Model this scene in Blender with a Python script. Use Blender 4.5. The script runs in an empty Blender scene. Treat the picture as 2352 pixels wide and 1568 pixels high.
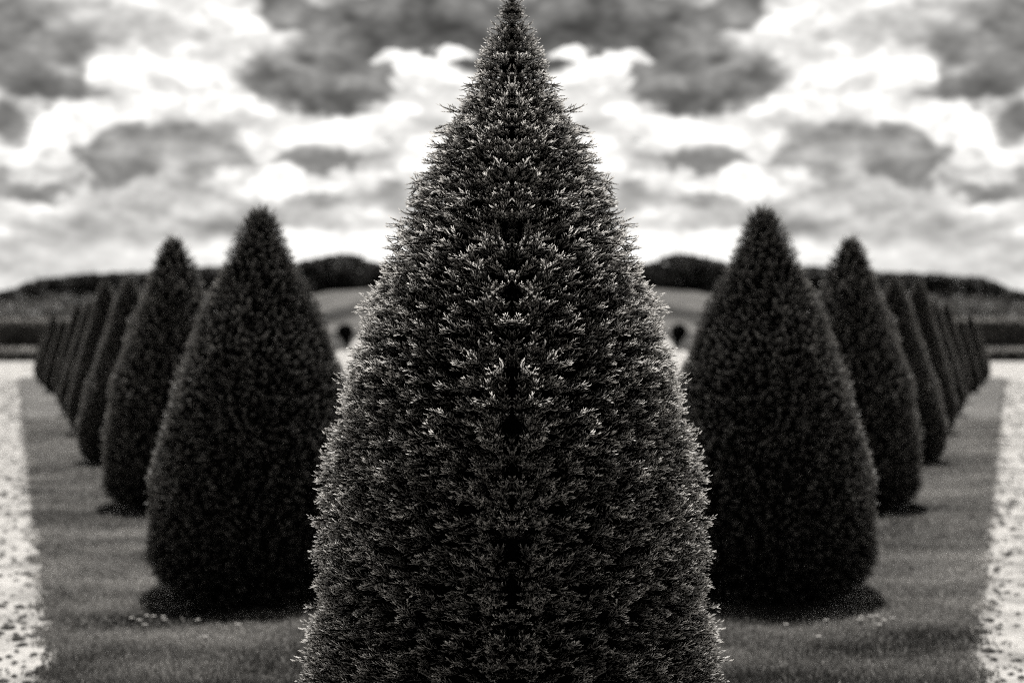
import bpy, math, random
import numpy as np
from math import radians as R, sin, cos, tan, pi, sqrt, atan, atan2, degrees

random.seed(7)
rng = np.random.default_rng(11)
scn = bpy.context.scene
C = scn.collection

# ------------------------------------------------------------------ helpers
def tag(o, label=None, cat=None, group=None, kind=None):
    if label: o['label'] = label
    if cat: o['category'] = cat
    if group: o['group'] = group
    if kind: o['kind'] = kind
    return o

def empty(name, loc, rz=0.0):
    o = bpy.data.objects.new(name, None)
    C.objects.link(o)
    o.location = loc
    o.rotation_euler = (0, 0, rz)
    o.empty_display_size = 0.2
    return o

def link(name, me, parent=None):
    o = bpy.data.objects.new(name, me)
    C.objects.link(o)
    if parent: o.parent = parent
    return o

def mesh_np(name, V, Q, mats, T=None, smooth=False, mi=None, tint=None):
    """V (n,3), Q list of face arrays (m,k)"""
    if not isinstance(Q, list): Q = [Q]
    me = bpy.data.meshes.new(name)
    V = np.asarray(V, dtype=np.float32)
    me.vertices.add(len(V))
    me.vertices.foreach_set('co', V.ravel())
    loops = np.concatenate([q.ravel() for q in Q]).astype(np.int32)
    tot = np.concatenate([np.full(len(q), q.shape[1]) for q in Q]).astype(np.int32)
    start = np.concatenate([[0], np.cumsum(tot)[:-1]]).astype(np.int32)
    me.loops.add(len(loops))
    me.loops.foreach_set('vertex_index', loops)
    me.polygons.add(len(tot))
    me.polygons.foreach_set('loop_start', start)
    me.polygons.foreach_set('loop_total', tot)
    if mi is not None:
        me.polygons.foreach_set('material_index', np.asarray(mi, dtype=np.int32))
    me.polygons.foreach_set('use_smooth', np.full(len(tot), smooth, dtype=bool))
    if T is not None:
        a = me.attributes.new('t', 'FLOAT', 'POINT')
        a.data.foreach_set('value', np.asarray(T, dtype=np.float32))
    if tint is not None:
        a = me.attributes.new('tint', 'FLOAT', 'POINT')
        a.data.foreach_set('value', np.asarray(tint, dtype=np.float32))
    for m in (mats if isinstance(mats, (list, tuple)) else [mats]):
        me.materials.append(m)
    me.update(calc_edges=True)
    me.validate()
    return me

def nrm(a):
    return a / np.maximum(np.linalg.norm(a, axis=-1, keepdims=True), 1e-9)

# ------------------------------------------------------------------ node helpers
class NT:
    def __init__(s, tree):
        s.t = tree; s.n = tree.nodes; s.l = tree.links
    def add(s, typ, **kw):
        nd = s.n.new(typ)
        for k, v in kw.items(): setattr(nd, k, v)
        return nd
    def put(s, sock, v):
        if isinstance(v, bpy.types.NodeSocket): s.l.new(v, sock)
        elif v is not None: sock.default_value = v
    def math(s, op, a, b=None, c=None, clamp=False):
        nd = s.add('ShaderNodeMath', operation=op, use_clamp=clamp)
        s.put(nd.inputs[0], a)
        if b is not None: s.put(nd.inputs[1], b)
        if c is not None: s.put(nd.inputs[2], c)
        return nd.outputs[0]
    def vec(s, op, a, b=None):
        nd = s.add('ShaderNodeVectorMath', operation=op)
        s.put(nd.inputs[0], a)
        if b is not None: s.put(nd.inputs[1], b)
        return nd.outputs['Value'] if op == 'LENGTH' else nd.outputs['Vector']
    def xyz(s, x, y, z=0.0):
        nd = s.add('ShaderNodeCombineXYZ')
        s.put(nd.inputs[0], x); s.put(nd.inputs[1], y); s.put(nd.inputs[2], z)
        return nd.outputs[0]
    def sep(s, v):
        nd = s.add('ShaderNodeSeparateXYZ'); s.put(nd.inputs[0], v); return nd.outputs
    def noise(s, v, scale, detail=3.0, rough=0.5, dist=0.0):
        nd = s.add('ShaderNodeTexNoise')
        s.put(nd.inputs['Vector'], v)
        nd.inputs['Scale'].default_value = scale
        nd.inputs['Detail'].default_value = detail
        nd.inputs['Roughness'].default_value = rough
        nd.inputs['Distortion'].default_value = dist
        return nd.outputs
    def rng(s, v, a, b, c=0.0, d=1.0, mode='SMOOTHSTEP'):
        nd = s.add('ShaderNodeMapRange', interpolation_type=mode)
        s.put(nd.inputs[0], v)
        for i, q in enumerate((a, b, c, d)): s.put(nd.inputs[1 + i], q)
        return nd.outputs[0]
    def mixf(s, f, a, b):
        nd = s.add('ShaderNodeMix', data_type='FLOAT')
        s.put(nd.inputs[0], f); s.put(nd.inputs[2], a); s.put(nd.inputs[3], b)
        return nd.outputs[0]
    def grey(s, v):
        # warm toned monochrome
        nd = s.add('ShaderNodeCombineColor')
        s.put(nd.inputs[0], v)
        s.put(nd.inputs[1], s.math('MULTIPLY', v, 0.972))
        s.put(nd.inputs[2], s.math('MULTIPLY', v, 0.935))
        return nd.outputs[0]

def new_mat(name):
    m = bpy.data.materials.new(name); m.use_nodes = True
    nt = NT(m.node_tree); nt.n.clear()
    out = nt.add('ShaderNodeOutputMaterial')
    return m, nt, out

def principled(nt, col, rough=0.8, spec=0.3):
    p = nt.add('ShaderNodeBsdfPrincipled')
    nt.put(p.inputs['Base Color'], col)
    nt.put(p.inputs['Roughness'], rough)
    nt.put(p.inputs['Specular IOR Level'], spec)
    return p

def bump(nt, p, h, strength=0.5, dist=0.02):
    b = nt.add('ShaderNodeBump')
    b.inputs['Strength'].default_value = strength
    b.inputs['Distance'].default_value = dist
    nt.put(b.inputs['Height'], h)
    nt.l.new(b.outputs[0], p.inputs['Normal'])

# ------------------------------------------------------------------ materials
def needle_mat(name, dark, light, trans=0.35, power=1.7, rough=0.42, spec=0.5):
    m, nt, out = new_mat(name)
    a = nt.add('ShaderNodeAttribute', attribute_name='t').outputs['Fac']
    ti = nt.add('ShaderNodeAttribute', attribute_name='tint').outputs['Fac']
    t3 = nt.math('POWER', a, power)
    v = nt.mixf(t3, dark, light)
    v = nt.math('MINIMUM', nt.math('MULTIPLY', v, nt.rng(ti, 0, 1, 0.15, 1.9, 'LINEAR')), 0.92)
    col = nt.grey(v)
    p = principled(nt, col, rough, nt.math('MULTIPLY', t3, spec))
    tr = nt.add('ShaderNodeBsdfTranslucent')
    nt.put(tr.inputs[0], col)
    mx = nt.add('ShaderNodeMixShader')
    mx.inputs[0].default_value = trans
    nt.l.new(p.outputs[0], mx.inputs[1]); nt.l.new(tr.outputs[0], mx.inputs[2])
    nt.l.new(mx.outputs[0], out.inputs[0])
    return m

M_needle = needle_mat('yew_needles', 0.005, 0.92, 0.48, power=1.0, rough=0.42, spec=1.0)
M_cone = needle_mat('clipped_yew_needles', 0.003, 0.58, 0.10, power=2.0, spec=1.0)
M_far = needle_mat('far_leaves', 0.03, 0.06, 0.3)
M_bush = needle_mat('bush_leaves', 0.06, 0.16, 0.3)

def plain(name, v, rough=0.9, spec=0.1, var=0.0, scale=4.0):
    m, nt, out = new_mat(name)
    if var:
        tc = nt.add('ShaderNodeTexCoord').outputs['Object']
        n = nt.noise(tc, scale, 5, 0.6)[0]
        vv = nt.math('MULTIPLY', nt.rng(n, 0.3, 0.7, 1 - var, 1 + var), v)
    else:
        vv = v
    p = principled(nt, nt.grey(vv), rough, spec)
    nt.l.new(p.outputs[0], out.inputs[0])
    return m

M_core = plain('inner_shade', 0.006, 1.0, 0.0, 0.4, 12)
M_hcore = plain('hedge_inside', 0.5, 1.0, 0.0, 0.4, 2)
M_bark = plain('yew_bark', 0.06, 0.95, 0.1, 0.5, 20)
M_petal = plain('daisy_petal', 0.75, 0.6, 0.2)
M_stem = plain('daisy_stem', 0.08, 0.7, 0.2)
M_leaf = plain('litter', 0.085, 0.9, 0.1, 0.5, 30)
M_hedge = needle_mat('hedge_leaves', 0.22, 0.5, 0.5)

def lawn_mat():
    m, nt, out = new_mat('lawn')
    tc = nt.add('ShaderNodeTexCoord').outputs['Object']
    n1 = nt.noise(tc, 0.9, 4, 0.6)[0]
    n2 = nt.noise(tc, 14, 4, 0.7)[0]
    n3 = nt.noise(tc, 70, 3, 0.7)[0]
    v = nt.math('MULTIPLY', nt.rng(n1, 0.3, 0.7, 0.65, 1.35), 0.18)
    v = nt.math('MULTIPLY', v, nt.rng(n2, 0.25, 0.75, 0.65, 1.35))
    v = nt.math('MULTIPLY', v, nt.rng(n3, 0.25, 0.75, 0.6, 1.4))
    p = principled(nt, nt.grey(v), 0.9, 0.15)
    h = nt.math('ADD', n3, n2)
    bump(nt, p, h, 0.8, 0.03)
    nt.l.new(p.outputs[0], out.inputs[0])
    return m

def gravel_mat():
    m, nt, out = new_mat('pale_gravel')
    tc = nt.add('ShaderNodeTexCoord').outputs['Object']
    n1 = nt.noise(tc, 2.2, 5, 0.62, 0.4)[0]
    n2 = nt.noise(tc, 16, 5, 0.75)[0]
    n3 = nt.noise(tc, 90, 2, 0.6)[0]
    v = nt.rng(n1, 0.30, 0.62, 0.30, 0.64)
    v = nt.math('MULTIPLY', v, nt.rng(n2, 0.30, 0.46, 0.55, 1.0))
    v = nt.math('MULTIPLY', v, nt.rng(n3, 0.2, 0.8, 0.75, 1.2))
    p = principled(nt, nt.grey(v), 0.85, 0.25)
    bump(nt, p, nt.math('ADD', n3, nt.math('MULTIPLY', n2, 2.0)), 0.7, 0.015)
    nt.l.new(p.outputs[0], out.inputs[0])
    return m

def field_mat(name, v0, scale, var):
    m, nt, out = new_mat(name)
    tc = nt.add('ShaderNodeTexCoord').outputs['Object']
    n1 = nt.noise(tc, scale, 6, 0.62)[0]
    v = nt.math('MULTIPLY', nt.rng(n1, 0.3, 0.7, 1 - var, 1 + var), v0)
    p = principled(nt, nt.grey(v), 0.95, 0.1)
    nt.l.new(p.outputs[0], out.inputs[0])
    return m

M_lawn = lawn_mat()
M_gravel = gravel_mat()
M_ground = field_mat('rough_field', 0.05, 0.12, 0.45)
M_hill = field_mat('hill_turf', 0.05, 0.03, 0.5)
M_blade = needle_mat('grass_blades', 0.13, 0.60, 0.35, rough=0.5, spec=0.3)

# ------------------------------------------------------------------ foliage sprays
def needles(P, D, W, L, wid, tA, tB, bendv):
    """arrays of needle base P, direction D, width dir W -> verts (n*6), quads"""
    n = len(P)
    L = L[:, None]; w = wid[:, None] * 0.5
    mid = P + D * L * 0.55 + bendv * L * 0.06
    tip = P + D * L + bendv * L * 0.22
    V = np.stack([P - W * w * 0.6, P + W * w * 0.6, mid - W * w, mid + W * w,
                  tip - W * w * 0.45, tip + W * w * 0.45], axis=1).reshape(-1, 3)
    T = np.stack([tA, tA, (tA + tB) * 0.5, (tA + tB) * 0.5, tB, tB], axis=1).ravel()
    b = (np.arange(n) * 6)[:, None]
    Q = np.concatenate([b + np.array([[0, 1, 3, 2]]), b + np.array([[2, 3, 5, 4]])])
    return V, T, Q

def shoot(rg, org, ax, up, L, n, nl, nw, t0=0.0, t1=1.0, curve=0.0):
    """one leafy shoot: twig plus two loose ranks of needles angled forward"""
    ax = nrm(np.array(ax, float)); up = np.array(up, float)
    up = nrm(up - ax * np.dot(up, ax)); side = np.cross(ax, up)
    s = np.linspace(0.06, 1.0, n) + rg.uniform(-0.02, 0.02, n)
    cen = org + ax * (s * L)[:, None] + up * (curve * L * s ** 2)[:, None]
    sgn = np.where(np.arange(n) % 2 == 0, 1.0, -1.0)
    phi = rg.normal(0, 0.62, n) + 0.25
    lat = side * (sgn * np.cos(phi))[:, None] + up * np.sin(phi)[:, None]
    ang = np.radians(50 - 28 * s ** 1.2 + rg.normal(0, 8, n))
    D = nrm(ax * np.cos(ang)[:, None] + lat * np.sin(ang)[:, None])
    W = nrm(np.cross(D, up + rg.normal(0, 0.75, (n, 3))))
    ln = nl * (1.0 - 0.35 * s ** 2) * rg.uniform(0.75, 1.15, n)
    V, T, Q = needles(cen, D, W, ln, np.full(n, nw), t0 + (t1 - t0) * 0.45 * s ** 3, t0 + (t1 - t0) * (0.2 + 0.8 * s), up * 0.9 + ax * 0.3)
    # twig : triangular prism
    tw = nw * 0.55
    e = org + ax * L + up * curve * L
    ring = np.array([up * tw, -up * tw * 0.5 + side * tw * 0.9, -up * tw * 0.5 - side * tw * 0.9])
    tv = np.concatenate([org + ring, e + ring * 0.5])
    tq = np.array([[0, 1, 4, 3], [1, 2, 5, 4], [2, 0, 3, 5]]) + len(V)
    return np.concatenate([V, tv]), np.concatenate([T, np.full(6, t0 * 0.5)]), np.concatenate([Q, tq])

def join(parts):
    Vs, Ts, Qs = [], [], []; o = 0
    for V, T, Q in parts:
        Vs.append(V); Ts.append(T); Qs.append(Q + o); o += len(V)
    return np.concatenate(Vs), np.concatenate(Ts), np.concatenate(Qs)

def spray(rg, L=0.10, n=34, sides=4, nl=0.021, nw=0.0032):
    parts = [shoot(rg, np.zeros(3), (1, 0, 0), (0, 0, 1), L, n, nl, nw, 0, 1, rg.uniform(-0.05, 0.18))]
    for k in range(sides):
        s = 0.12 + 0.6 * (k + 0.5) / max(sides, 1) + rg.uniform(-0.05, 0.05)
        a = (1 if k % 2 else -1) * R(rg.uniform(18, 38))
        el = R(rg.uniform(-14, 20))
        d = (cos(a) * cos(el), sin(a) * cos(el), sin(el))
        l2 = L * (1.0 - s) * rg.uniform(0.75, 1.05) + 0.012
        parts.append(shoot(rg, np.array([s * L, 0, 0.002]), d, (0, 0, 1), l2, max(8, int(n * l2 / L * 0.9)), nl * 0.88, nw, 0.0, 0.95, rg.uniform(0, 0.2)))
    return join(parts)

def place(variants, org, ax, up, scale, tint, rg, yflip=True):
    """instance spray variants with numpy into one mesh"""
    ax = nrm(ax); side = nrm(np.cross(up, ax)); up2 = np.cross(ax, side)
    idx = rg.integers(0, len(variants), len(org))
    Vs, Ts, Qs, Ns = [], [], [], []; off = 0
    for k, (V, T, Q) in enumerate(variants):
        sel = np.where(idx == k)[0]
        if len(sel) == 0: continue
        M = np.stack([ax[sel], side[sel], up2[sel]], axis=1) * scale[sel][:, None, None]
        W = np.einsum('vk,nkj->nvj', V, M) + org[sel][:, None, :]
        n = len(sel); m = len(V)
        Vs.append(W.reshape(-1, 3)); Ts.append(np.tile(T, n)); Ns.append(np.repeat(tint[sel], m))
        Qs.append((Q[None] + (np.arange(n) * m)[:, None, None]).reshape(-1, Q.shape[1]) + off)
        off += n * m
    return np.concatenate(Vs), np.concatenate(Ts), np.concatenate(Qs), np.concatenate(Ns)

def prof(profile):
    z = np.array([p[0] for p in profile]); r = np.array([p[1] for p in profile])
    return lambda q: np.interp(q, z, r)

def sample_cone(rg, f, z0, z1, n, half=False):
    """area weighted points on a surface of revolution"""
    zz = np.linspace(z0, z1, 400); rr = f(zz)
    w = rr * np.sqrt(1 + np.gradient(rr, zz) ** 2) + 0.004
    cdf = np.cumsum(w); cdf /= cdf[-1]
    # stratified
    u = (np.arange(n) + rg.uniform(0, 1, n)) / n
    z = np.interp(u, cdf, zz)
    th = (np.arange(n) * 2.399963 + rg.normal(0, 0.05, n)) % (2 * pi)
    if half:  # x<0 half, mirrored afterwards
        th = pi / 2 + (th / 2)
    r = f(z); dr = np.interp(z, zz, np.gradient(rr, zz))
    N = nrm(np.stack([np.cos(th), np.sin(th), -dr], axis=1))
    return z, th, r, N

def lump(th, z, k=1.0):
    return 0.6 * k * (0.012 * np.sin(3 * th + 5 * z) + 0.010 * np.sin(7 * th - 9 * z + 1) + 0.010 * np.sin(13 * z + 2 * th) + 0.007 * np.sin(17 * th + 21 * z))

def revolve_mesh(f, z0, z1, k, nz=40, nt=40, jit=0.0, rg=None):
    zz = np.linspace(z0, z1, nz)
    th = np.linspace(0, 2 * pi, nt, endpoint=False)
    Z, TH = np.meshgrid(zz, th, indexing='ij')
    RR = f(Z) * k + (rg.normal(0, jit, Z.shape) if jit else 0)
    RR = np.maximum(RR, 0.003)
    V = np.stack([RR * np.cos(TH), RR * np.sin(TH), Z], axis=-1).reshape(-1, 3)
    i = np.arange(nz - 1)[:, None] * nt; j = np.arange(nt)[None]; j2 = (j + 1) % nt
    Q = np.stack([i + j, i + j2, i + nt + j2, i + nt + j], axis=-1).reshape(-1, 4)
    return V, Q

# ------------------------------------------------------------------ camera maths
F = 2940.0            # focal length in pixels of a 2352 px wide picture
HZ = 740.0            # row of the horizon in that picture
EYE = 1.6
def gx(px, d): return (px - 1176.0) / F * d
def zat(py, d): return EYE + (HZ - py) / F * d

# ------------------------------------------------------------------ the big yew in the middle
MAIN_Y = 3.95
SC = F / MAIN_Y
px_prof = [(-32, 3), (0, 12), (20, 22), (60, 36), (100, 58), (150, 80), (200, 92), (250, 119), (300, 150), (350, 169), (400, 188),
           (450, 210), (500, 229), (550, 252), (600, 277), (650, 301), (700, 318), (750, 336), (800, 352), (850, 369), (900, 383),
           (950, 394), (1000, 405), (1050, 416), (1100, 421), (1200, 427), (1300, 435), (1400, 445), (1450, 451), (1568, 459),
           (1700, 470), (1820, 462), (1900, 430)]
MP = sorted([(EYE + (HZ - y) / SC, r / SC) for y, r in px_prof])
mprof = prof(MP)
M_TOP = MP[-1][0]; M_BOT = MP[0][0]

def build_main():
    rg = np.random.default_rng(5)
    root = empty('yew_tree', (0, MAIN_Y, 0))
    tag(root, 'large clipped yew in sharp focus at the centre with pale needle tips', 'tree')
    var_a = [spray(rg, rg.uniform(0.058, 0.080), 18, 3, 0.0165, 0.0034) for _ in range(14)]
    var_b = [spray(rg, rg.uniform(0.040, 0.055), 13, 2, 0.0155, 0.0034) for _ in range(14)]
    var_c = [spray(rg, rg.uniform(0.10, 0.135), 28, 4, 0.020, 0.0034) for _ in range(8)]
    out = []
    def layer(variants, n, depth, tipout, lmean, scl, updir, tintr, zmax=M_TOP - 0.02, leftb=1.5, jit=0.2):
        z, th, r, N = sample_cone(rg, mprof, M_BOT, zmax, n, True)
        r = r + lump(th, z)
        S = np.stack([r * np.cos(th), r * np.sin(th), z], axis=1)
        lt = np.tile(np.array([[-1.0, 0, 0]]), (n, 1))
        lt = lt - N * np.sum(lt * N, axis=1, keepdims=True)
        front = (np.sin(th) < 0.3)[:, None]
        lk = np.clip(np.abs(S[:, :1]) / 0.09, 0.0, 1.0)
        D = nrm(N + lt * leftb * lk * front * rg.uniform(0.2, 1.6, (n, 1)) + np.array([[0, 0, 1.0]]) * rg.normal(updir, 0.15, (n, 1)) + rg.normal(0, jit, (n, 3)))
        sc = scl * rg.uniform(0.8, 1.2, n) * np.clip(r / 0.16, 0.5, 1.0) ** 0.5
        out_d = np.maximum(np.sum(D * N, axis=1), 0.25)
        ph = np.sin(z * 118 + 2.5 * np.sin(th * 5) + 3 * np.sin(th * 2.3))
        tip = (rg.uniform(tipout[0], tipout[1], n) + 0.017 * ph) * np.clip(r / 0.15, 0.35, 1)
        O = S - N * (lmean * sc * out_d - tip)[:, None] - D * 0.0
        # keep origins inside the left half
        O[:, 0] = np.minimum(O[:, 0], 0.012)
        up = nrm(np.array([[0, 0, 1.0]]) + rg.normal(0, 0.26, (n, 3)))
        tint = rg.uniform(tintr[0], tintr[1], n) * (0.74 + 0.38 * ph) * 1.15  # recessed tiers tinted darker, shade between sprays put into the colour
        out.append(place(variants, O, D, up, sc, tint, rg))
    layer(var_a, 2150, 0, (-0.028, 0.014), 0.068, 1.0, -0.03, (0.35, 1.0))
    layer(var_b, 1700, 0, (-0.032, 0.006), 0.047, 1.05, 0.0, (0.2, 0.9))
    layer(var_c, 90, 0, (-0.005, 0.022), 0.12, 1.0, 0.32, (0.6, 1.0), M_TOP - 0.6, 0.8)
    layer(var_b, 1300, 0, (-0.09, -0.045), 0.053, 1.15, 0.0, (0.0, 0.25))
    zt_, tht, rt_, Nt_ = sample_cone(rg, mprof, M_TOP - 0.75, M_TOP - 0.06, 330, True)
    St_ = np.stack([rt_ * np.cos(tht), rt_ * np.sin(tht), zt_], axis=1)
    Dt_ = nrm(Nt_ + rg.normal(0, 0.25, (330, 3)))
    Ot_ = St_ - Nt_ * 0.045; Ot_[:, 0] = np.minimum(Ot_[:, 0], 0.01)
    out.append(place(var_b, Ot_, Dt_, nrm(np.array([[0, 0, 1.0]]) + rg.normal(0, 0.3, (330, 3))), np.full(330, 0.8), rg.uniform(0.2, 0.9, 330), rg))
    # shoots filling the middle of the front and back faces
    m = 420
    zs = rg.uniform(M_BOT + 0.05, M_TOP - 0.3, m); xs = -np.abs(rg.uniform(0, 0.075, m)); rs_ = mprof(zs)
    sgn = np.where(np.arange(m) % 4 == 0, 1.0, -1.0)
    ths = np.arctan2(sgn * np.sqrt(np.maximum(rs_ ** 2 - xs ** 2, 1e-4)), xs)
    Ns_ = nrm(np.stack([np.cos(ths), np.sin(ths), np.full(m, 0.25)], axis=1))
    Ds = nrm(Ns_ + np.stack([-rg.uniform(0.0, 1.3, m), np.zeros(m), rg.normal(0, 0.3, m)], axis=1) + rg.normal(0, 0.15, (m, 3)))
    Os = np.stack([xs, rs_ * np.sin(ths), zs], axis=1) - Ns_ * rg.uniform(0.035, 0.07, m)[:, None]
    out.append(place(var_b, Os, Ds, nrm(np.array([[0, 0, 1.0]]) + rg.normal(0, 0.3, (m, 3))), rg.uniform(0.8, 1.2, m), rg.uniform(0.2, 0.95, m), rg))
    # leader at the top : short whorls of twigs round the stem
    O, D, S_, Tn = [], [], [], []
    for z in np.arange(M_TOP - 0.20, M_TOP + 0.02, 0.022):
        k = (M_TOP + 0.03 - z) / 0.23
        for a in np.linspace(pi / 2 + 0.25, 3 * pi / 2 - 0.25, 4):
            a2 = a + rg.normal(0, 0.2)
            O.append((min(0.004 * cos(a2), -0.001), 0.004 * sin(a2), z))
            D.append((cos(a2), sin(a2), rg.uniform(0.05, 0.5) + (0.6 if k < 0.25 else 0)))
            S_.append(0.25 + 0.55 * k); Tn.append(rg.uniform(0.2, 0.7))
    O = np.array(O); D = np.array(D)
    out.append(place(var_b, O, D, np.tile(np.array([[0, 0, 1.0]]) + 1e-3, (len(O), 1)), np.array(S_), np.array(Tn), rg))
    O = np.array([(-0.002, 0, M_TOP - 0.01), (-0.004, 0.004, M_TOP - 0.05)]); D = np.array([(-0.05, 0, 1.0), (-0.3, 0.1, 1.0)])
    out.append(place(var_b, O, D, np.array([(0, 1.0, 0), (0, 1.0, 0)]), np.array([0.8, 0.6]), np.array([0.4, 0.4]), rg))
    V = []; T = []; Q = []; N_ = []; o = 0
    for (v, t, q, tn) in out:
        V.append(v); T.append(t); N_.append(tn); Q.append(q + o); o += len(v)
    V = np.concatenate(V); T = np.concatenate(T); Q = np.concatenate(Q); N_ = np.concatenate(N_)
    Vm = V * np.array([[-1, 1, 1]]); Qm = Q[:, ::-1] + len(V)
    V = np.concatenate([V, Vm]); T = np.concatenate([T, T]); N_ = np.concatenate([N_, N_]); Q = np.concatenate([Q, Qm])
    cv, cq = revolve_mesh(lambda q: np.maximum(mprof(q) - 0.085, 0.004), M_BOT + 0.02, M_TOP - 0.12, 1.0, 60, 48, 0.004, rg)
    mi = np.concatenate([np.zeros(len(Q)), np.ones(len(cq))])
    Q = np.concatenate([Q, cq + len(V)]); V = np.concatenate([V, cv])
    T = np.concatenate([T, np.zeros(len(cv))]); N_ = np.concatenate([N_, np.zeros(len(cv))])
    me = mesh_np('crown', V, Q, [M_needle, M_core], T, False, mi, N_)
    link('crown', me, root)
    trunk(root, 0.07, 0.35)
    return root

def trunk(root, r, h):
    rg = np.random.default_rng(3)
    f = lambda z: r * (1.0 + 0.9 * np.exp(-np.maximum(z, 0) / 0.04) * 0.5) - 0.08 * r * z
    V, Q = revolve_mesh(f, -0.03, h, 1.0, 14, 14, r * 0.05, rg)
    link('trunk', mesh_np('trunk', V, Q, M_bark, smooth=True), root)

# ------------------------------------------------------------------ the clipped cones of the row
CP = [(0.02, 0.50), (0.06, 0.565), (0.12, 0.61), (0.24, 0.655), (0.40, 0.66), (0.66, 0.625), (0.97, 0.565), (1.26, 0.49), (1.46, 0.425),
      (1.70, 0.325), (1.86, 0.245), (2.00, 0.19), (2.10, 0.145), (2.18, 0.11), (2.23, 0.07), (2.25, 0.01)]
CP2 = [(0.02, 0.44), (0.08, 0.53), (0.18, 0.585), (0.35, 0.60), (0.60, 0.59), (1.02, 0.53), (1.30, 0.43), (1.53, 0.345), (1.89, 0.215), (2.06, 0.155),
       (2.17, 0.11), (2.22, 0.07), (2.25, 0.02)]
CP3 = [(0.02, 0.45), (0.07, 0.54), (0.18, 0.59), (0.34, 0.60), (0.56, 0.58), (0.95, 0.48), (1.34, 0.36), (1.72, 0.235), (2.00, 0.145), (2.12, 0.105),
       (2.20, 0.065), (2.25, 0.015)]
def build_cone_mesh(seed, nsh, tuft, needle_k, tufts_top=1, pr=CP):
    rg = np.random.default_rng(seed)
    f = prof(pr)
    def sh(L, n, nl, nw):
        return shoot(rg, np.zeros(3), (1, 0, 0), (0, 0, 1), L, n, nl, nw, 0, 1, 0.1)
    var = [sh(rg.uniform(0.05, 0.075), 12, 0.026 * needle_k, 0.0035 * needle_k) for _ in range(16)]
    out = []
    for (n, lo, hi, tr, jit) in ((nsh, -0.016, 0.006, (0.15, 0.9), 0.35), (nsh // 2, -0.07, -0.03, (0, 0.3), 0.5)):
        z, th, r, N = sample_cone(rg, f, 0.03, 2.24, n)
        r = r + lump(th + seed, z, 1.2)
        S = np.stack([r * np.cos(th), r * np.sin(th), z], axis=1)
        D = nrm(N + np.array([[0, 0, 0.12]]) + rg.normal(0, jit * 0.7, (n, 3)))
        sc = tuft * rg.uniform(0.7, 1.3, n)
        O = S - N * (0.055 * sc - rg.uniform(lo, hi, n))[:, None]
        up = nrm(np.array([[0, 0, 1.0]]) + rg.normal(0, 0.6, (n, 3)))
        out.append(place(var, O, D, up, sc, rg.uniform(tr[0], tr[1], n), rg))
    # ragged tufts standing up at the tip
    if tufts_top:
        n = 45 * tufts_top
        a = rg.uniform(0, 2 * pi, n); rr = rg.uniform(0, 0.075, n)
        z = 2.24 - rr * 0.7 + rg.uniform(-0.02, 0.03, n)
        O = np.stack([rr * np.cos(a), rr * np.sin(a), z - 0.04], axis=1)
        D = nrm(np.stack([np.cos(a) * rr * 5, np.sin(a) * rr * 5, np.full(n, 1.0)], axis=1) + rg.normal(0, 0.22, (n, 3)))
        out.append(place(var, O, D, nrm(rg.normal(0, 1, (n, 3))), np.full(n, 1.25), rg.uniform(0.1, 0.6, n), rg))
    V = []; T = []; Q = []; N_ = []; o = 0
    for (v, t, q, tn) in out:
        V.append(v); T.append(t); N_.append(tn); Q.append(q + o); o += len(v)
    V = np.concatenate(V); T = np.concatenate(T); Q = np.concatenate(Q); N_ = np.concatenate(N_)
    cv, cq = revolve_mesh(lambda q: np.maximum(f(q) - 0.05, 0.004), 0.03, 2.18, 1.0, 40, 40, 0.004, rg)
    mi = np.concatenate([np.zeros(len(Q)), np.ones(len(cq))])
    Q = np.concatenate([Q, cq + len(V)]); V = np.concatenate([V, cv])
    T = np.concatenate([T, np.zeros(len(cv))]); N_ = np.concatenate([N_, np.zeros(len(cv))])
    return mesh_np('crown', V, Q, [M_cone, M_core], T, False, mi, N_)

#  x offset, distance, height scale, radius scale, mesh index
ROW = [(1.49, 7.60, 1.0, 1.00, 0), (2.96, 11.2, 1.045, 0.99, 1), (4.39, 14.7, 0.945, 0.97, 2), (5.84, 18.4, 0.99, 0.88, 2),
       (7.24, 22.0, 0.89, 0.88, 2), (8.68, 25.6, 0.90, 0.78, 2), (10.2, 29.1, 0.76, 0.72, 2), (11.7, 32.7, 0.82, 0.70, 2), (13.05, 36.0, 0.72, 0.66, 2)]
ORD = ['nearest', 'second', 'third', 'fourth', 'fifth', 'sixth', 'seventh', 'eighth', 'farthest']
def build_row():
    meshes = [build_cone_mesh(21, 11500, 0.85, 1.0), build_cone_mesh(22, 5200, 1.0, 1.3, 0, CP2), build_cone_mesh(23, 5200, 0.9, 1.3, 0, CP3)]
    rg = np.random.default_rng(3)
    f = lambda z: 0.07 * (1.0 + 0.5 * np.exp(-np.maximum(z, 0) / 0.04)) - 0.005 * z
    tv, tq = revolve_mesh(f, -0.03, 0.3, 1.0, 14, 14, 0.003, rg)
    tm = mesh_np('trunk', tv, tq, M_bark, smooth=True)
    proto = None
    for side, sn in ((-1, 'left'), (1, 'right')):
        for i, (x, y, hs, rs, mi) in enumerate(ROW):
            if i == 0: lab = 'broad dark clipped yew cone with ragged tip, nearest of the %s row' % sn
            elif i == 8: lab = 'small blurred yew cone at the far end of the %s row' % sn
            else: lab = 'blurred dark yew cone, %s from the front in the %s row' % (ORD[i], sn)
            root = empty('yew_cone', (side * x, y, 0))
            tag(root, lab, 'tree', 'clipped yew cones in two receding rows')
            root.scale = (rs * (1 if side < 0 else -1), rs, hs)
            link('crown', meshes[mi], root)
            link('trunk', tm, root)

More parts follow.
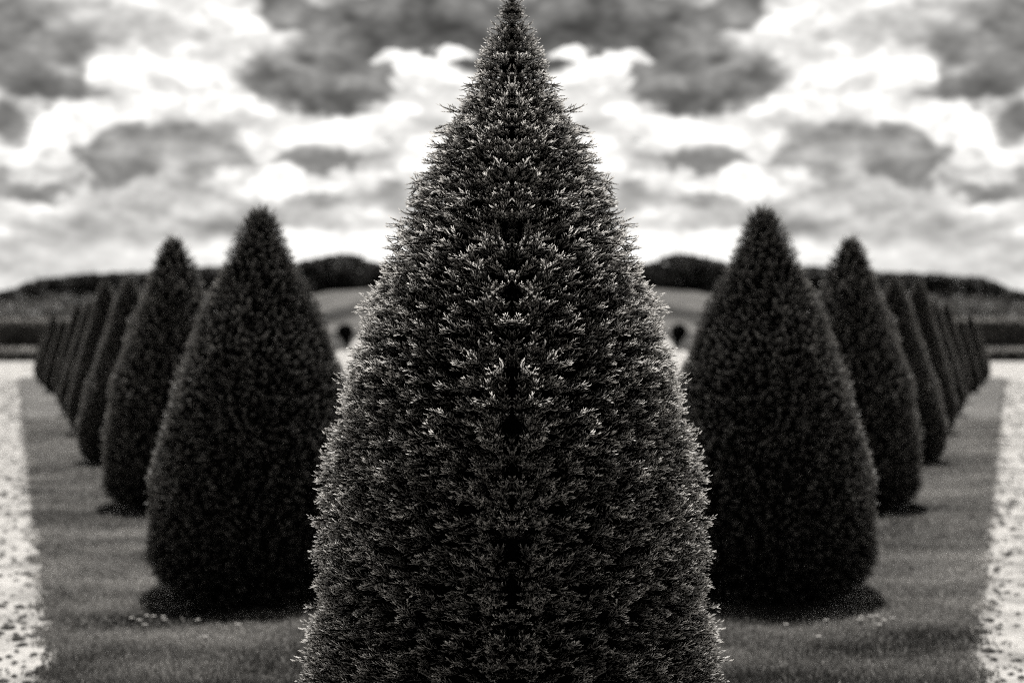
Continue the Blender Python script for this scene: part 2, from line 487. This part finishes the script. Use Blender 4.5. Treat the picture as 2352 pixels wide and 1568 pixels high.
# ------------------------------------------------------------------ ground, lawn, gravel
def edge_x(y):        # lawn edge, left side is -edge_x
    return 0.391 * y - 0.18 if y > 5.0 else 1.775
def sheet(name, pts, z, mat):
    me = bpy.data.meshes.new(name)
    me.from_pydata([(x, y, z) for x, y in pts], [], [list(range(len(pts)))])
    me.materials.append(mat); me.update()
    o = link(name, me); o['kind'] = 'structure'
    return o

sheet('ground', [(-3000, -800), (3000, -800), (3000, 4000), (-3000, 4000)], 0.0, M_ground)
# gravel: walks on both sides of the lawn, the cross walk behind it and the pale court beyond
gp = [(-60, -12), (60, -12), (60, 51.0), (9, 52), (9.9, 78), (12.9, 104), (17, 142), (19.6, 172), (10, 182), (0, 184), (-10, 182), (-19.6, 172), (-17, 142), (-12.9, 104), (-9.9, 78), (-9, 52), (-60, 51.0)]
sheet('gravel_path', gp, 0.004, M_gravel)
rl = random.Random(4)
lp_r = []
y = -6.0
while y < 36.6:
    j = rl.uniform(-0.03, 0.03)
    lp_r.append((edge_x(y) + j * (1 + y * 0.02), y)); y += 0.12
lp_r += [(14.2, 37.1), (13.2, 37.6), (11, 38.0), (5, 38.4)]
lp = lp_r + [(-x, y) for x, y in reversed(lp_r)]
sheet('lawn', lp, 0.008, M_lawn)

def build_grass():
    rg = np.random.default_rng(8)
    n = 380000
    y = 5.2 + (21 - 5.2) * rg.uniform(0, 1, n) ** 1.7
    e = np.where(y > 5, 0.391 * y - 0.18, 1.775) + 0.035 * np.sin(y * 9) + 0.03 * np.sin(y * 23 + 1) + np.abs(rg.normal(0, 0.035, n))
    x = rg.uniform(-1, 1, n) * e
    # bare of blades where it cannot be seen, behind the big yew
    a = rg.uniform(0, 2 * pi, n)
    cl = 0.5 + 0.5 * np.sin(x * 9 + np.sin(y * 7) * 2) * np.sin(y * 11 + np.sin(x * 5) * 2)
    h = rg.uniform(0.018, 0.045, n) * (0.75 + 0.5 * cl)
    lean = rg.uniform(0.1, 0.9, n)
    w = 0.0024 * (0.7 + y / 11)
    fleck = rg.uniform(0, 1, n) < 0.0022
    w = np.where(fleck, w * 3.0, w)
    P = np.stack([x, y, np.full(n, 0.006)], axis=1)
    d = np.stack([np.cos(a), np.sin(a), np.zeros(n)], axis=1)
    s = np.stack([-np.sin(a), np.cos(a), np.zeros(n)], axis=1)
    tip = P + d * (lean * h)[:, None] + np.array([[0, 0, 1]]) * h[:, None]
    V = np.stack([P - s * w[:, None], P + s * w[:, None], tip], axis=1).reshape(-1, 3)
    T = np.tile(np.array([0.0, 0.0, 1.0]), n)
    pat = np.zeros(n)
    for q in range(14):
        kx, ky = rg.normal(0, 1, 2) * rg.choice([2.5, 5, 9, 18]); ph = rg.uniform(0, 6)
        pat += np.sin(kx * x + ky * y + ph) / 14 ** 0.5
    tn = np.repeat(np.clip(rg.normal(0.40, 0.2, n) + 0.27 * pat + fleck * 2.0, 0, 1), 3)
    Q = np.arange(3 * n).reshape(-1, 3)
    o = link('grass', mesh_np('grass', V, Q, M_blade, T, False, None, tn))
    tag(o, 'short mown grass of the lawn between the gravel walks', 'grass', kind='stuff')

def build_litter():
    rg = np.random.default_rng(9)
    Vs, Fs = [], []; o = 0
    n = 2600
    for k in range(n):
        sd = -1 if k % 2 else 1
        y = 5.2 + 30 * rg.uniform() ** 2.0
        off = abs(rg.normal(0, 0.5)) - 0.05
        x = sd * (0.391 * y - 0.18 + off)
        r = rg.uniform(0.005, 0.017) * (1.0 + 0.04 * y)
        if rg.uniform() < 0.12: r *= 1.9
        m = 7; a0 = rg.uniform(0, 6)
        for q in range(m):
            a = a0 + 2 * pi * q / m; rr = r * rg.uniform(0.55, 1.2)
            Vs.append((x + rr * cos(a) * 1.3, y + rr * sin(a), 0.009 + rg.uniform(0, 0.004)))
        Vs.append((x, y, 0.012 + r * 0.45))
        for q in range(m): Fs.append((o + q, o + (q + 1) % m, o + m))
        o += m + 1
    ob = link('leaf_litter', mesh_np('leaf_litter', np.array(Vs), np.array(Fs), M_leaf))
    tag(ob, 'dark leaf and soil litter scattered along the gravel edges', 'litter', kind='stuff')

def build_daisies():
    rg = np.random.default_rng(12)
    # small flower: stem plus petalled head
    sv, sq = revolve_mesh(lambda z: 0.0012 + 0 * z, 0.0, 0.045, 1.0, 3, 5)
    stem = mesh_np('stem', sv, sq, M_stem)
    V = [(0, 0, 0.050)]; Fc = []
    for k in range(12):
        a = 2 * pi * k / 12
        b = len(V)
        V += [(0.004 * cos(a - .2), 0.004 * sin(a - .2), 0.048), (0.012 * cos(a - .2), 0.012 * sin(a - .2), 0.050), (0.012 * cos(a + .2), 0.012 * sin(a + .2), 0.050), (0.004 * cos(a + .2), 0.004 * sin(a + .2), 0.048)]
        Fc.append((b, b + 1, b + 2, b + 3))
    head = mesh_np('petals', np.array(V), np.array(Fc), M_petal)
    spots = [(300, 1442), (318, 1446), (335, 1440), (350, 1443), (372, 1438), (428, 1434), (330, 1458), (375, 1452), (452, 1445), (470, 1492), (545, 1462)]
    for i, (px, py) in enumerate(spots):
        d = EYE * F / (py - HZ) + rg.uniform(-.04, .04)
        for s in (1, -1):
            t = empty('daisy', (s * gx(px, d), d, 0.006), rg.uniform(0, 6))
            tag(t, 'tiny white daisy open in the grass before the %s nearest yew cone' % ('left' if s > 0 else 'right'), 'flower', 'daisies in the %s lawn' % ('left' if s > 0 else 'right'))
            link('stem', stem, t); link('petals', head, t)

# ------------------------------------------------------------------ far background
def leaf_cloud(rg, centers, radii, per, size, squash=1.0):
    """many small leaf faces through ellipsoid volumes"""
    Vs, Ts, Ns = [], [], []
    for c, r in zip(centers, radii):
        n = per
        d = nrm(rg.normal(0, 1, (n, 3))); rad = rg.uniform(0.55, 1.05, n)[:, None]
        P = np.array(c) + d * rad * np.array(r)
        a = nrm(rg.normal(0, 1, (n, 3)) + d * 0.6); b = nrm(np.cross(a, rg.normal(0, 1, (n, 3))))
        s = (size * rg.uniform(0.6, 1.4, n))[:, None]
        c2 = np.cross(a, b)
        Vs.append(np.stack([P - b * s, P + c2 * s * 0.6, P + b * s, P - c2 * s * 0.6], axis=1).reshape(-1, 3))
        Ts.append(np.repeat(np.clip(0.5 + 0.5 * d[:, 2], 0, 1), 4)); Ns.append(np.repeat(rg.uniform(0, 1, n) * 0.6 + rg.uniform(0, .4), 4))
    V = np.concatenate(Vs)
    Q = np.arange(len(V)).reshape(-1, 4)
    return V, Q, np.concatenate(Ts), np.concatenate(Ns)

def hill_h(x, y):
    """height of the wooded rise, metres"""
    ax = np.abs(x)
    az = ax / y * F                      # angular position, picture pixels from the centre
    t = np.clip((y - 190) / 210.0, 0, 1); t = t * t * (3 - 2 * t)
    top = np.interp(az, [0, 200, 300, 420, 500, 700, 900, 1050, 1180, 1400, 3000], [11, 11, 12, 11, 9, 8.0, 7.5, 6.8, 3.5, 2, 2])
    return t * top

def build_hills():
    nx, ny = 160, 40
    xs = np.linspace(-420, 420, nx); ys = np.linspace(188, 620, ny)
    X, Y = np.meshgrid(xs, ys, indexing='ij')
    Z = hill_h(X, Y) - 0.3
    V = np.stack([X, Y, Z], axis=-1).reshape(-1, 3)
    i = np.arange(nx - 1)[:, None] * ny; j = np.arange(ny - 1)[None]
    Q = np.stack([i + j, i + ny + j, i + ny + j + 1, i + j + 1], axis=-1).reshape(-1, 4)
    o = link('hill', mesh_np('hill', V, Q, M_hill, smooth=True)); o['kind'] = 'structure'
    # pale mown meadow on the slope facing the garden, with a curving darker band left uncut
    m = []
    ys = np.linspace(192, 372, 50); xs = np.linspace(-72, 72, 90)
    X, Y = np.meshgrid(xs, ys, indexing='ij')
    Z = hill_h(X, Y) + 0.02
    V = np.stack([X * Y / 300, Y, hill_h(X * Y / 300, Y) + 0.05], axis=-1).reshape(-1, 3)
    ny = 50; nx = 90
    i = np.arange(nx - 1)[:, None] * ny; j = np.arange(ny - 1)[None]
    Q = np.stack([i + j, i + ny + j, i + ny + j + 1, i + j + 1], axis=-1).reshape(-1, 4)
    mm, nt, out = new_mat('meadow')
    tc = nt.add('ShaderNodeTexCoord').outputs['Object']
    s = nt.sep(tc)
    ax_ = nt.math('ABSOLUTE', s[0])
    n = nt.noise(tc, 0.16, 5, 0.65)[0]
    # arc : distance from a centre on the axis
    d = nt.vec('LENGTH', nt.xyz(nt.math('MULTIPLY', nt.math('SUBTRACT', ax_, 10.0), 3.2), nt.math('SUBTRACT', s[1], 215.0)))
    band = nt.math('MULTIPLY', nt.rng(d, 70, 88), nt.rng(d, 122, 100))
    v = nt.math('MULTIPLY', nt.rng(n, 0.32, 0.68, 0.5, 1.4), nt.mixf(band, 0.15, 0.045))
    p = principled(nt, nt.grey(v), 0.95, 0.1)
    nt.l.new(p.outputs[0], out.inputs[0])
    o = link('meadow', mesh_np('meadow', V, Q, mm, smooth=True)); o['kind'] = 'structure'

def build_forest():
    rg = np.random.default_rng(31)
    cs, rs = [], []
    # skyline in picture pixels (left half, mirrored): x, row of the top
    sky = [(-60, 700), (0, 668), (40, 662), (75, 642), (130, 634), (200, 628), (330, 624), (440, 612), (480, 612), (600, 610), (680, 608), (700, 596), (740, 590), (775, 582),
           (815, 584), (845, 598), (870, 606), (900, 600), (960, 590), (1176, 588)]
    sx = [a for a, b in sky]; sy = [b for a, b in sky]
    for k in range(1500):
        px = rg.uniform(-120, 1176)
        d = rg.uniform(385, 470)
        top = np.interp(px, sx, sy) + rg.uniform(0, 4) + (0 if k % 2 else rg.uniform(6, 45))
        zt = zat(top, d)
        x = gx(px, d); g = float(hill_h(np.array(x), np.array(d)))
        r = rg.uniform(1.8, 3.2)
        zc = zt - r * 0.9
        zc = max(zc, g + 1)
        for s in (1, -1):
            cs.append((s * x, d, zc)); rs.append((r, r, r * 0.95))
            cs.append((s * x, d, (zc + g) / 2)); rs.append((r * 0.9, r * 0.9, max((zc - g) / 2, 1.5)))
    V, Q, T, N = leaf_cloud(rg, cs, rs, 36, 0.75)
    o = link('forest', mesh_np('forest', V, Q, M_far, T, False, None, N))
    tag(o, 'dark blurred wood along the skyline behind the garden', 'forest', kind='stuff')
    # paler scrub on the slope left and right
    cs, rs = [], []
    for k in range(230):
        px = rg.uniform(-150, 480); d = rg.uniform(230, 330)
        x = gx(px, d); g = float(hill_h(np.array(x), np.array(d)))
        r = rg.uniform(1.2, 3.0)
        for s in (1, -1):
            cs.append((s * x, d, g + r * 0.7)); rs.append((r * 1.3, r, r))
    V, Q, T, N = leaf_cloud(rg, cs, rs, 60, 0.45)
    o = link('scrub', mesh_np('scrub', V, Q, M_bush, T, False, None, N))
    tag(o, 'paler blurred scrub on the slope below the wood', 'scrub', kind='stuff')

def build_hedges():
    rg = np.random.default_rng(41)
    def hedge(name, label, x0, x1, y, h, w, n):
        root = None
        P = np.stack([rg.uniform(x0, x1, n), y + rg.uniform(-w / 2, w / 2, n), rg.uniform(0, h, n) * (1 + 0.0)], axis=1)
        # keep leaves mostly on the hull
        side = rg.integers(0, 3, n)
        P[side == 0, 1] = y - w / 2; P[side == 1, 2] = h; P[side == 2, 1] = y + w / 2
        P += rg.normal(0, 0.05, P.shape); P[:, 2] = np.abs(P[:, 2])
        a = nrm(rg.normal(0, 1, (n, 3))); b = nrm(np.cross(a, rg.normal(0, 1, (n, 3))))
        s = rg.uniform(0.06, 0.14, n)[:, None]
        V = np.stack([P - a * s, P + b * s * .6, P + a * s, P - b * s * .6], axis=1).reshape(-1, 3)
        Q = np.arange(len(V)).reshape(-1, 4)
        bx = np.array([(x, yy, z) for z in (0, h - .08) for yy in (y - w / 2 + .08, y + w / 2 - .08) for x in (x0 + .08, x1 - .08)])
        bq = np.array([[0, 1, 5, 4], [2, 3, 7, 6], [0, 2, 6, 4], [1, 3, 7, 5], [4, 5, 7, 6]]) + len(V)
        mi = np.concatenate([np.zeros(len(Q)), np.ones(5)])
        me = mesh_np(name, np.concatenate([V, bx]), np.concatenate([Q, bq]), [M_hedge, M_hcore], np.concatenate([rg.uniform(0, 1, len(V)), np.zeros(8)]), False, mi,
                     np.concatenate([np.repeat(rg.uniform(0, 1, n), 4), np.zeros(8)]))
        o = link(name, me); tag(o, label, 'hedge')
    for s, sn in ((-1, 'left'), (1, 'right')):
        a, b = sorted((s * 12.5, s * 60))
        hedge('low_hedge', 'long low dark hedge just beyond the gravel at the %s edge' % sn, a, b, 54, 0.42, 1.6, 26000)
        a, b = sorted((s * 14, s * 70))
        hedge('tall_hedge', 'taller dark hedge across the field behind the %s yew row' % sn, a, b, 86, 1.75, 2.0, 30000)

def build_round_trees():
    rg = np.random.default_rng(51)
    d = 72.0
    for s, sn in ((1, 'left'), (-1, 'right')):
        x = s * gx(793, d)
        root = empty('round_headed_tree', (x, d, 0))
        root.scale = (s, 1, 1)
        tag(root, 'small black round-headed tree just %s of the big central yew' % sn, 'tree', 'small round-headed trees beside the pale court')
        zc = zat(762, d)
        V, Q, T, N = leaf_cloud(rg, [(0, 0, zc), (0.08, 0, zc - 0.42)], [(0.46, 0.46, 0.46), (0.22, 0.22, 0.35)], 3500, 0.045)
        link('crown', mesh_np('crown', V, Q, M_hedgeb, T, False, None, N), root)
        f = lambda z: 0.09 - 0.03 * z
        tv, tq = revolve_mesh(f, 0, zc, 1.0, 8, 10)
        tv[:, 0] += 0.12
        link('trunk', mesh_np('trunk', tv, tq, M_bark, smooth=True), root)
M_hedgeb = needle_mat('black_leaves', 0.006, 0.015, 0.1, rough=0.9, spec=0.05)

build_main()
build_row()
build_grass()
build_litter()
build_daisies()
build_hills()
build_forest()
build_hedges()
build_round_trees()

# ------------------------------------------------------------------ world : cloudy sky painted by direction
SUN_EL = 72.0
w = bpy.data.worlds.new('World'); scn.world = w; w.use_nodes = True
nt = NT(w.node_tree); nt.n.clear()
wo = nt.add('ShaderNodeOutputWorld'); bg = nt.add('ShaderNodeBackground')
nt.l.new(bg.outputs[0], wo.inputs[0])
sky = nt.add('ShaderNodeTexSky', sky_type='NISHITA')
sky.sun_disc = False; sky.sun_elevation = R(SUN_EL); sky.sun_rotation = 0.0
bw = nt.add('ShaderNodeRGBToBW'); nt.l.new(sky.outputs[0], bw.inputs[0])
dirv = nt.add('ShaderNodeTexCoord').outputs['Generated']
dx, dy, dz = nt.sep(dirv)
DEG = 180 / pi
az = nt.math('MULTIPLY', nt.math('ARCTAN2', nt.math('ABSOLUTE', dx), dy), DEG)
el = nt.math('MULTIPLY', nt.math('ARCSINE', dz), DEG)
p0 = nt.xyz(az, el)
# billow warp
n_big = nt.noise(nt.xyz(nt.math('MULTIPLY', az, 0.16), nt.math('MULTIPLY', el, 0.30), 3.1), 1.0, 3, 0.5)[1]
n_sm = nt.noise(nt.xyz(nt.math('MULTIPLY', az, 0.8), nt.math('MULTIPLY', el, 1.2), 7.7), 1.0, 4, 0.55)[1]
wv = nt.vec('MULTIPLY', nt.vec('SUBTRACT', n_big, (0.5, 0.5, 0.5)), (2.0, 1.0, 0))
wv2 = nt.vec('MULTIPLY', nt.vec('SUBTRACT', n_sm, (0.5, 0.5, 0.5)), (2.6, 1.7, 0))
pw = nt.vec('ADD', p0, nt.vec('ADD', wv, wv2))
def AE(X, Y):
    a = atan2(abs(X - 1176), F); e = atan2((HZ - Y) * cos(a), F)
    return degrees(a), degrees(e)
fb = nt.noise(nt.xyz(nt.math('MULTIPLY', az, 0.11), nt.math('MULTIPLY', el, 0.34), 1.3), 1.0, 6, 0.55)[0]
# general cloud cover, display brightness
L = nt.rng(fb, 0.36, 0.62, 0.74, 1.05)
BL = []
def B(cx, cy, rx, ry, v, k=0.0, soft=0.35, m=1.0):
    BL.append((cx, cy, rx, ry, v, k, soft, m))
# (picture x, y, half widths in picture px, brightness, vertical shading, softness, strength), later ones lie on top
B(300, 620, 380, 38, 0.78, 0.02, 0.8, 0.8)
B(60, 560, 200, 30, 0.80, 0, 0.8, 0.7)
B(700, 560, 300, 30, 1.03, 0, 0.9, 0.9)
B(120, 612, 250, 30, 0.72, 0, 0.9, 0.9)
B(370, 480, 260, 78, 0.78, 0.03, 0.6)
B(560, 512, 240, 26, 0.70, 0.0, 0.9, 0.8)
B(860, 500, 260, 20, 0.84, 0.0, 0.9, 0.7)
B(930, 455, 120, 34, 0.72, 0.04, 0.5)
B(1090, 440, 130, 60, 0.82, 0.0, 0.8)
B(650, 425, 170, 44, 1.06, 0, 0.4)
B(750, 462, 90, 15, 0.66, 0, 0.7)
B(740, 372, 120, 27, 0.62, 0.06, 0.5)
B(850, 305, 130, 60, 1.06, 0, 0.5)
B(870, 322, 36, 10, 0.7, 0, 0.8, 0.8)
B(980, 340, 120, 70, 1.04, 0, 0.6)
B(100, 340, 260, 50, 1.06, 0, 0.5)
B(60, 420, 150, 40, 0.64, 0.09, 0.4)
B(90, 385, 90, 24, 0.9, 0, 0.6)
B(485, 330, 105, 62, 0.66, 0.08, 0.45)
B(275, 345, 105, 92, 0.60, 0.10, 0.35)
B(150, 285, 100, 60, 1.08, 0, 0.4)
B(520, 225, 330, 78, 1.03, 0, 0.7, 0.9)
B(250, 255, 120, 50, 1.04, 0, 0.6)
B(660, 300, 120, 40, 1.04, 0, 0.6)
B(330, 150, 150, 50, 1.08, 0, 0.4)
B(385, 190, 60, 30, 0.90, 0, 0.9, 0.6)
B(380, 330, 70, 60, 0.66, 0.04, 0.8, 0.8)
B(600, 330, 60, 40, 1.04, 0, 0.6)
B(90, 125, 150, 112, 0.56, 0.10, 0.45)
B(200, 215, 60, 20, 0.5, 0, 0.9, 0.6)
B(0, 275, 60, 60, 0.50, 0, 0.9)
B(140, 165, 52, 26, 0.72, 0, 0.9, 0.8)
B(300, 55, 170, 60, 0.72, 0, 0.9, 0.7)
B(470, 25, 190, 52, 1.06, 0, 0.7)
B(430, 75, 90, 22, 0.82, 0, 0.9, 0.8)
B(665, 25, 75, 55, 0.52, 0.0, 0.5)
B(590, 90, 70, 34, 0.92, 0, 0.8, 0.6)
B(735, 190, 195, 78, 0.50, 0.17, 0.40)
B(690, 140, 60, 30, 0.80, 0, 0.9, 0.6)
B(800, 128, 130, 50, 0.52, 0.05, 0.6)
B(0, 60, 110, 90, 0.50, 0, 0.9, 0.8)
B(60, 190, 130, 34, 0.44, 0, 0.8, 0.8)
B(960, 50, 270, 84, 0.42, 0.05, 0.35)
B(760, 60, 34, 50, 0.62, 0, 0.9, 0.7)
B(1130, 120, 110, 62, 0.38, 0.05, 0.45)
B(985, 172, 85, 56, 1.1, 0, 0.30)
B(905, 132, 45, 14, 1.05, 0, 0.6)
B(1060, 130, 32, 14, 1.05, 0, 0.6)
B(1010, 232, 120, 30, 0.93, 0, 0.6)
B(1000, 290, 60, 40, 0.86, 0, 0.9, 0.8)
for (cx, cy, rx, ry, v, k, soft, m) in BL:
    a, e = AE(cx, cy)
    ra = rx / F * DEG * cos(R(a)) ** 2; re = ry / F * DEG * cos(R(a))
    q = nt.vec('MULTIPLY', nt.vec('SUBTRACT', pw, (a, e, 0)), (1 / ra, 1 / re, 0))
    v = v - 0.05 if v > 1.0 else v
    ln = nt.vec('LENGTH', q)
    mask = nt.rng(ln, 1 + soft * 0.3, 1 - soft * 0.6, 0.0, m)
    val = v
    if k:
        val = nt.math('MULTIPLY_ADD', nt.sep(q)[1], k, v)
    L = nt.mixf(mask, L, val)
# cumulus puffs : cells lit from above, shaded below
def puff(off):
    return nt.noise(nt.vec('MULTIPLY', nt.vec('ADD', pw, (0, off, 0)), (0.36, 0.62, 1)), 1.0, 3, 0.55)[0]
pf = nt.math('SUBTRACT', puff(-0.30), puff(0.30))
L = nt.math('ADD', L, nt.math('MULTIPLY', pf, 0.42))
# fine billows
fn = nt.noise(nt.xyz(nt.math('MULTIPLY', az, 0.45), nt.math('MULTIPLY', el, 0.9), 9.0), 1.0, 5, 0.6)[0]
L = nt.math('ADD', L, nt.rng(fn, 0.3, 0.7, -0.20, 0.14, 'LINEAR'))
# white haze just above the skyline
hz = nt.math('MULTIPLY', nt.rng(el, 4.2, 2.6), nt.rng(az, 22, 8, 0.25, 1.0))
L = nt.mixf(hz, L, 1.04)
# unseen sky overhead, beside and behind the viewer darkened to keep shadows deep
L = nt.mixf(nt.rng(el, 15.0, 21.0), L, 0.20)
L = nt.mixf(nt.rng(az, 26.0, 55.0), L, 0.14)
L = nt.mixf(nt.rng(el, -0.5, -2.0), L, 0.25)
lin = nt.math('POWER', nt.math('MAXIMUM', L, 0.02), 2.25)
lin = nt.math('MULTIPLY', lin, nt.rng(L, 0.9, 1.05, 1.0, 1.12))
# unseen bright patches added to the sky on both sides to light cone rims
rim_fill = nt.math('MULTIPLY', nt.math('MULTIPLY', nt.rng(az, 27, 36), nt.rng(az, 72, 56)), nt.math('MULTIPLY', nt.rng(el, 1, 4), nt.rng(el, 22, 13)))
rim_fill = nt.math('MULTIPLY', rim_fill, nt.rng(fb, 0.3, 0.6, 0.5, 1.3))
lin = nt.math('ADD', lin, nt.math('MULTIPLY', rim_fill, 6.0))
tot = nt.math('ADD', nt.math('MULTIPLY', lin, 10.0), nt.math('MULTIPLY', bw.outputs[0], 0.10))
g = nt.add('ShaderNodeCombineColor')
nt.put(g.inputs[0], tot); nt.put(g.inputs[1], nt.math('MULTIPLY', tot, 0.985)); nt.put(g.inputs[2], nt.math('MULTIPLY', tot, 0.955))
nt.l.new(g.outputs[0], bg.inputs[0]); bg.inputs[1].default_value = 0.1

# ------------------------------------------------------------------ sun : high, straight behind the trees
sd = bpy.data.lights.new('Sun', 'SUN'); sd.energy = 5.0; sd.angle = R(0.5); sd.color = (1.0, 0.975, 0.935)
so = bpy.data.objects.new('Sun', sd); C.objects.link(so); so.location = (0, 60, 90)
so.rotation_euler = (-R(90 - SUN_EL), 0, 0)

# ------------------------------------------------------------------ camera
cd = bpy.data.cameras.new('Camera'); cam = bpy.data.objects.new('Camera', cd); C.objects.link(cam)
cd.lens = F / 2352.0 * 36.0; cd.sensor_width = 36.0; cd.sensor_fit = 'HORIZONTAL'
cd.clip_start = 0.05; cd.clip_end = 8000
cam.location = (0, 0, EYE)
cam.rotation_euler = (R(90) - atan((784 - HZ) / F), 0, 0)
cd.dof.use_dof = True; cd.dof.focus_distance = 3.56; cd.dof.aperture_fstop = 1.7
scn.camera = cam

scn.view_settings.view_transform = 'Standard'
scn.view_settings.look = 'None'
scn.view_settings.exposure = 0; scn.view_settings.gamma = 1
scn.render.engine = 'CYCLES'
scn.cycles.filter_width = 1.0
scn.cycles.adaptive_threshold = 0.015
scn.cycles.max_bounces = 4; scn.cycles.diffuse_bounces = 2; scn.cycles.transmission_bounces = 2
scn.cycles.use_denoising = False
